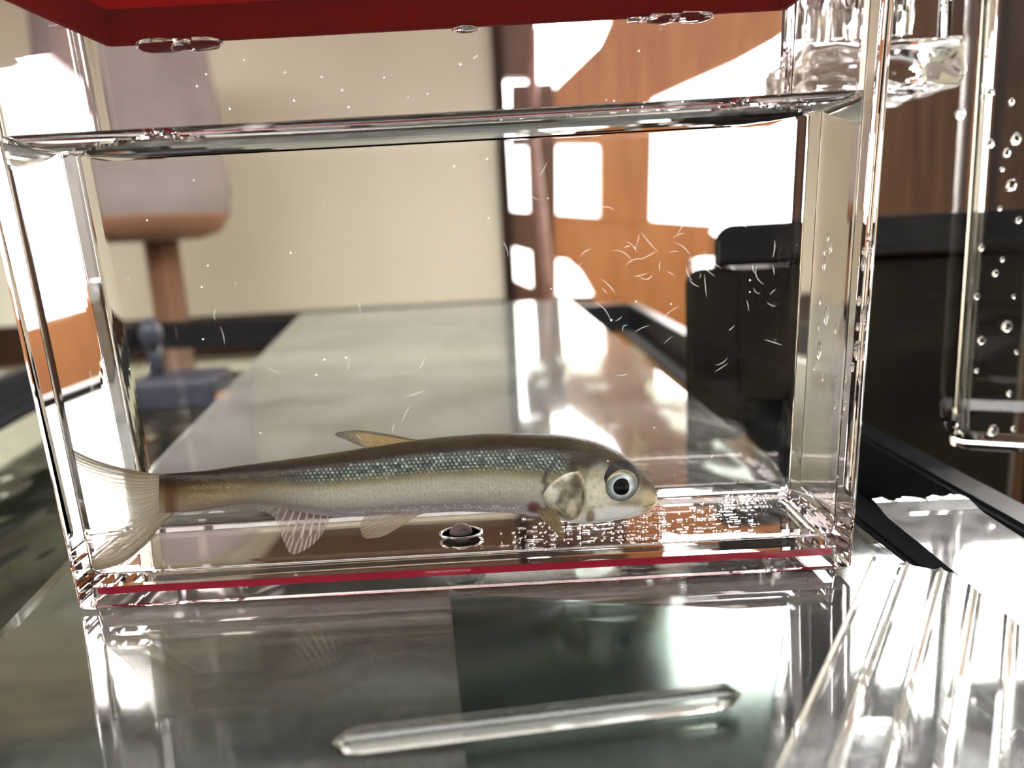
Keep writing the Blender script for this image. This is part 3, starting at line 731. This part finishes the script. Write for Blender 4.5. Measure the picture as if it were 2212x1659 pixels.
fin('anal_fin', [(716, 1113), (680, 1109), (640, 1102), (585, 1092)], [(704, 1140), (690, 1162), (668, 1182), (632, 1198), (616, 1176), (604, 1146), (592, 1118), (560, 1098)],
    [(716, 1113), (713, 1122), (709, 1131), (704, 1140)], [(585, 1092), (577, 1094), (568, 1096), (560, 1098)], lambda x, y, s, t: Yf(x) - .0004 * t, pale, 9, 90, 30)
def pelv(s, t, rb, x, y):
    c = fmix(srgb(160, 144, 124), srgb(206, 194, 168), rb * .7); return (*c, (.55 + .3 * rb + .2 * ss(.2, 0, s)) * (1 - .4 * t))
fin('pelvic_fin', [(926, 1104), (915, 1103), (895, 1104), (878, 1106)], [(850, 1146), (826, 1159), (790, 1163), (780, 1150), (778, 1132), (788, 1114)],
    [(926, 1104), (902, 1114), (876, 1130), (850, 1146)], [(878, 1106), (850, 1107), (818, 1109), (788, 1114)], lambda x, y, s, t: body_pt(x, min(y, 1102), -1).y * .0 + Yf(x) - .0022 - .0015 * t, pelv, 8, 80, 24)
def pect(s, t, rb, x, y):
    c = fmix(srgb(122, 106, 66), srgb(176, 160, 112), rb * .6); c = fmix(c, srgb(92, 56, 34), ss(.2, 0, t) * .6); return (*c, (.82 + .15 * rb) * (1 - .35 * t))
fin('pectoral_fin', [(1184, 1082), (1176, 1088), (1166, 1096), (1158, 1102)], [(1218, 1146), (1219, 1158), (1216, 1166), (1208, 1160), (1200, 1150), (1190, 1140)],
    [(1184, 1082), (1198, 1100), (1210, 1122), (1218, 1146)], [(1158, 1102), (1168, 1118), (1179, 1130), (1190, 1140)],
    lambda x, y, s, t: body_pt(1172, 1092, -1).y - .0002 - .0016 * ss(0, .7, t), pect, 8, 60, 24)

# ------------------------------------------------------------------ black filter hung on the right rim
flt = thing('hang_on_filter', 'black box filter with a glossy lid hanging over the right rim of the aquarium', 'filter')
YF0, YF1 = .30, .385
def rbox(name, x0, x1, y0, y1, z0, z1, r, mat, parent, skew=.021):   # rounded vertical profile facing the camera
    pts = []
    for cx, cz, a0 in ((x1 - r, z1 - r, 0), (x0 + r, z1 - r, 90)):
        for k in range(9): a = R(a0 + 90 * k / 8); pts.append(Vector((cx + r * math.cos(a), y0, cz + r * math.sin(a))))
    pts += [Vector((x0, y0, z0)), Vector((x1, y0, z0))]
    o = prism(name, pts, (skew, y1 - y0, 0), mat, parent)
    bm = bmesh.new(); bm.from_mesh(o.data); bmesh.ops.bevel(bm, geom=[e for e in bm.edges if abs(e.verts[0].co.y - e.verts[1].co.y) < 1e-6], offset=.002, segments=3, affect='EDGES'); bm.to_mesh(o.data); bm.free()
    return o
tl = behind(1480, 600, YF0); tt = behind(1600, 577, YF0)
rbox('intake_body', tl.x, .088, YF0, YF1, -.021, tt.z, .006, M['smoke'], flt)
box('main_body', .1235, .205, YF0, YF1, -.13, tt.z, M['smoke'], flt, .003)
box('bridge', .087, .125, YF0 + .001, YF1 - .002, -.003, tt.z - .001, M['smoke'], flt, .001)
ct = behind(1540, 560, YF0)
rbox('lid', ct.x, .215, YF0 - .002, YF1 + .002, tt.z + .0005, tt.z + .0155, .007, M['gloss_black'], flt)
box('lid_lip', .118, .216, YF0 - .004, YF1 + .003, tt.z + .001, tt.z + .0045, M['gloss_black'], flt, .001)

# ------------------------------------------------------------------ clear hang-on box on the right
brd = thing('breeder_box', 'clear plastic hanging box with water drops beside the black filter', 'box')
BY0, BY1 = .215, .262
bl, bb = at_depth(2092, 400, BY0), at_depth(2105, 970, BY0)
b0, b1 = at_depth(1760, 200, BY0), at_depth(1900, 80, BY0)
def shell(name, x0, x1, y0, y1, z0, z1, t, mat, parent, r=.004):
    ri = [rrect(x0, x1, y0, y1, r, z0 + .001), rrect(x0, x1, y0, y1, r, z0 + .006), rrect(x0, x1, y0, y1, r, z1), rrect(x0 + t, x1 - t, y0 + t, y1 - t, r - t * .6, z1), rrect(x0 + t, x1 - t, y0 + t, y1 - t, r - t * .6, z0 + t + .003), rrect(x0 + t + .002, x1 - t - .002, y0 + t + .002, y1 - t - .002, r - t * .6, z0 + t)]
    ri = [rrect(x0 + .002, x1 - .002, y0 + .002, y1 - .002, r, z0)] + ri
    V, Fc = stack(ri, True, True); return mesh_obj(name, V, Fc, mat, parent)
PHI = R(25)
bod = shell('body', bl.x, bl.x + .085, BY0, BY1, bb.z, .150, .0026, M['plastic'], brd)
for v in bod.data.vertices:
    dx, dy = v.co.x - bl.x, v.co.y - BY0
    v.co.x = bl.x + dx * math.cos(PHI) + dy * math.sin(PHI); v.co.y = BY0 - dx * math.sin(PHI) + dy * math.cos(PHI)
# hanger tray: a wet, slightly wavy clear bar
bm = bm_box(b0.x, bl.x - .0003, BY0 + .002, BY1 - .002, b0.z, b1.z, .003, 4)
bmesh.ops.subdivide_edges(bm, edges=bm.edges[:], cuts=6, use_grid_fill=True)
for v in bm.verts: v.co += Vector((0, 1, 1)) * (.0012 * noise.noise(v.co * 160) + .0006 * noise.noise(v.co * 420))
from_bm('hanger_tray', bm, M['plastic'], brd, True)
for i, px in enumerate([1757, 1800, 1848, 1905, 1948]):
    p = at_depth(px, 120, BY0 + .004)
    tube('rib', [Vector((p.x, BY0 + .006 + .006 * (i % 2), b1.z + .0015)), Vector((p.x, BY0 + .006 + .006 * (i % 2), .15))], .0034 if i != 2 else .0042, M['plastic'], brd, 16)
p = at_depth(2042, 40, BY0 + .01)
tube('air_tube', [Vector((p.x, BY0 + .01, b1.z + .001)), Vector((p.x, BY0 + .01, .16))], .0017, M['plastic'], brd, 14)
rd = random.Random(5)
spots = [(2140, 310), (2175, 330), (2165, 365), (2185, 400), (2120, 535), (2165, 560), (2150, 590), (2190, 640), (2120, 735), (2175, 705), (2200, 475), (2195, 300), (2160, 450), (2110, 640), (2196, 760), (2180, 850), (2075, 245), (2140, 200), (2185, 220), (2145, 930), (2190, 925), (2110, 800)]
for i, (x, y) in enumerate(spots):
    d = ray(x, y); nrm = Vector((-math.sin(PHI), -math.cos(PHI), 0)); p = CAM + d * ((Vector((bl.x, BY0, 0)) - CAM).dot(nrm) / d.dot(nrm)); r = rd.choice([.0006, .0008, .0011, .0014])
    blob('water_drop', (p.x, p.y, p.z), r, M['drop'], brd, 3, .2, i, 1.3, (1, .5, 1.15))

# ------------------------------------------------------------------ tape, ribbed strip and rod on the glass
def ribbon(name, c0, c1, w, z, th, mat, rib=0, nrib=0, torn=0, seg=60, label=None, cat=None):
    c0, c1 = Vector((*c0, 0)), Vector((*c1, 0)); d = (c1 - c0); L_ = d.length; d.normalize(); nrm = Vector((d.y, -d.x, 0)); nw = max(24, nrib * 10)
    V, Fc = [], []; rn = random.Random(9)
    jit = [noise.noise(Vector((q * .33, 3.7, 0))) * torn * 1.6 + rn.uniform(-1, 1) * torn * .25 for q in range(nw + 1)]
    for k in (0, 1):
        for i in range(seg + 1):
            for j in range(nw + 1):
                t, s = i / seg, j / nw
                e = L_ * t + (jit[j] if i == seg else 0)
                h = th + (rib * max(0, math.cos(2 * PI * s * nrib)) ** 6 if nrib else 0)
                lift = .0012 * ss(.93, 1, t) * (1 if torn else 0)
                V.append(c0 + d * e + nrm * (w * s) + Vector((0, 0, z + lift + (h if k else 0))))
    n1 = (seg + 1) * (nw + 1)
    for k in (0, 1):
        for i in range(seg):
            for j in range(nw):
                a = k * n1 + i * (nw + 1) + j; f = (a, a + 1, a + nw + 2, a + nw + 1); Fc.append(f[::-1] if k else f)
    edge = [j for j in range(nw + 1)] + [i * (nw + 1) + nw for i in range(1, seg + 1)] + [seg * (nw + 1) + j for j in range(nw - 1, -1, -1)] + [i * (nw + 1) for i in range(seg - 1, 0, -1)]
    for q in range(len(edge)):
        a, b = edge[q], edge[(q + 1) % len(edge)]; Fc.append((a, a + n1, b + n1, b))
    o = mesh_obj(name, V, Fc, mat); bm = bmesh.new(); bm.from_mesh(o.data); bmesh.ops.recalc_face_normals(bm, faces=bm.faces); bm.to_mesh(o.data); bm.free()
    return tag(o, label, cat)
ribbon('clear_tape', (.0745, .045), (.0780, .1600), .0200, .0042, .00012, M['tape'], torn=.0018, label='clear sticky tape with a torn end along the right edge of the glass cover', cat='tape')
ribbon('ribbed_strip', (.0225, .0720), (.0690, .1400), .0290, .0003, .0008, M['vinyl'], .0007, 5, label='ribbed strip of clear plastic lying across the glass beside the tank', cat='plastic strip')
pl = [at_height(*q, .0002) for q in ((972, 1290), (1700, 1330), (1640, 1700), (1014, 1700))]
tag(prism('glass_plate', pl, (0, 0, .0008), M['plate']), 'thin clear glass plate lying under the plastic rod in front of the tank', 'glass plate')
a, b = at_height(720, 1606, .003), at_height(1600, 1500, .003)
P = [a.lerp(b, t / 30) for t in range(31)]
rod = tube('clear_rod', P, lambda t: .0017 * math.sqrt(max(.02, 1 - max(0, abs(t - .5) * 2 - .92) ** 2 / .0064)), M['smoky'], None, 20)
tag(rod, 'clear plastic rod with a rounded end lying on the glass in front of the tank', 'rod')
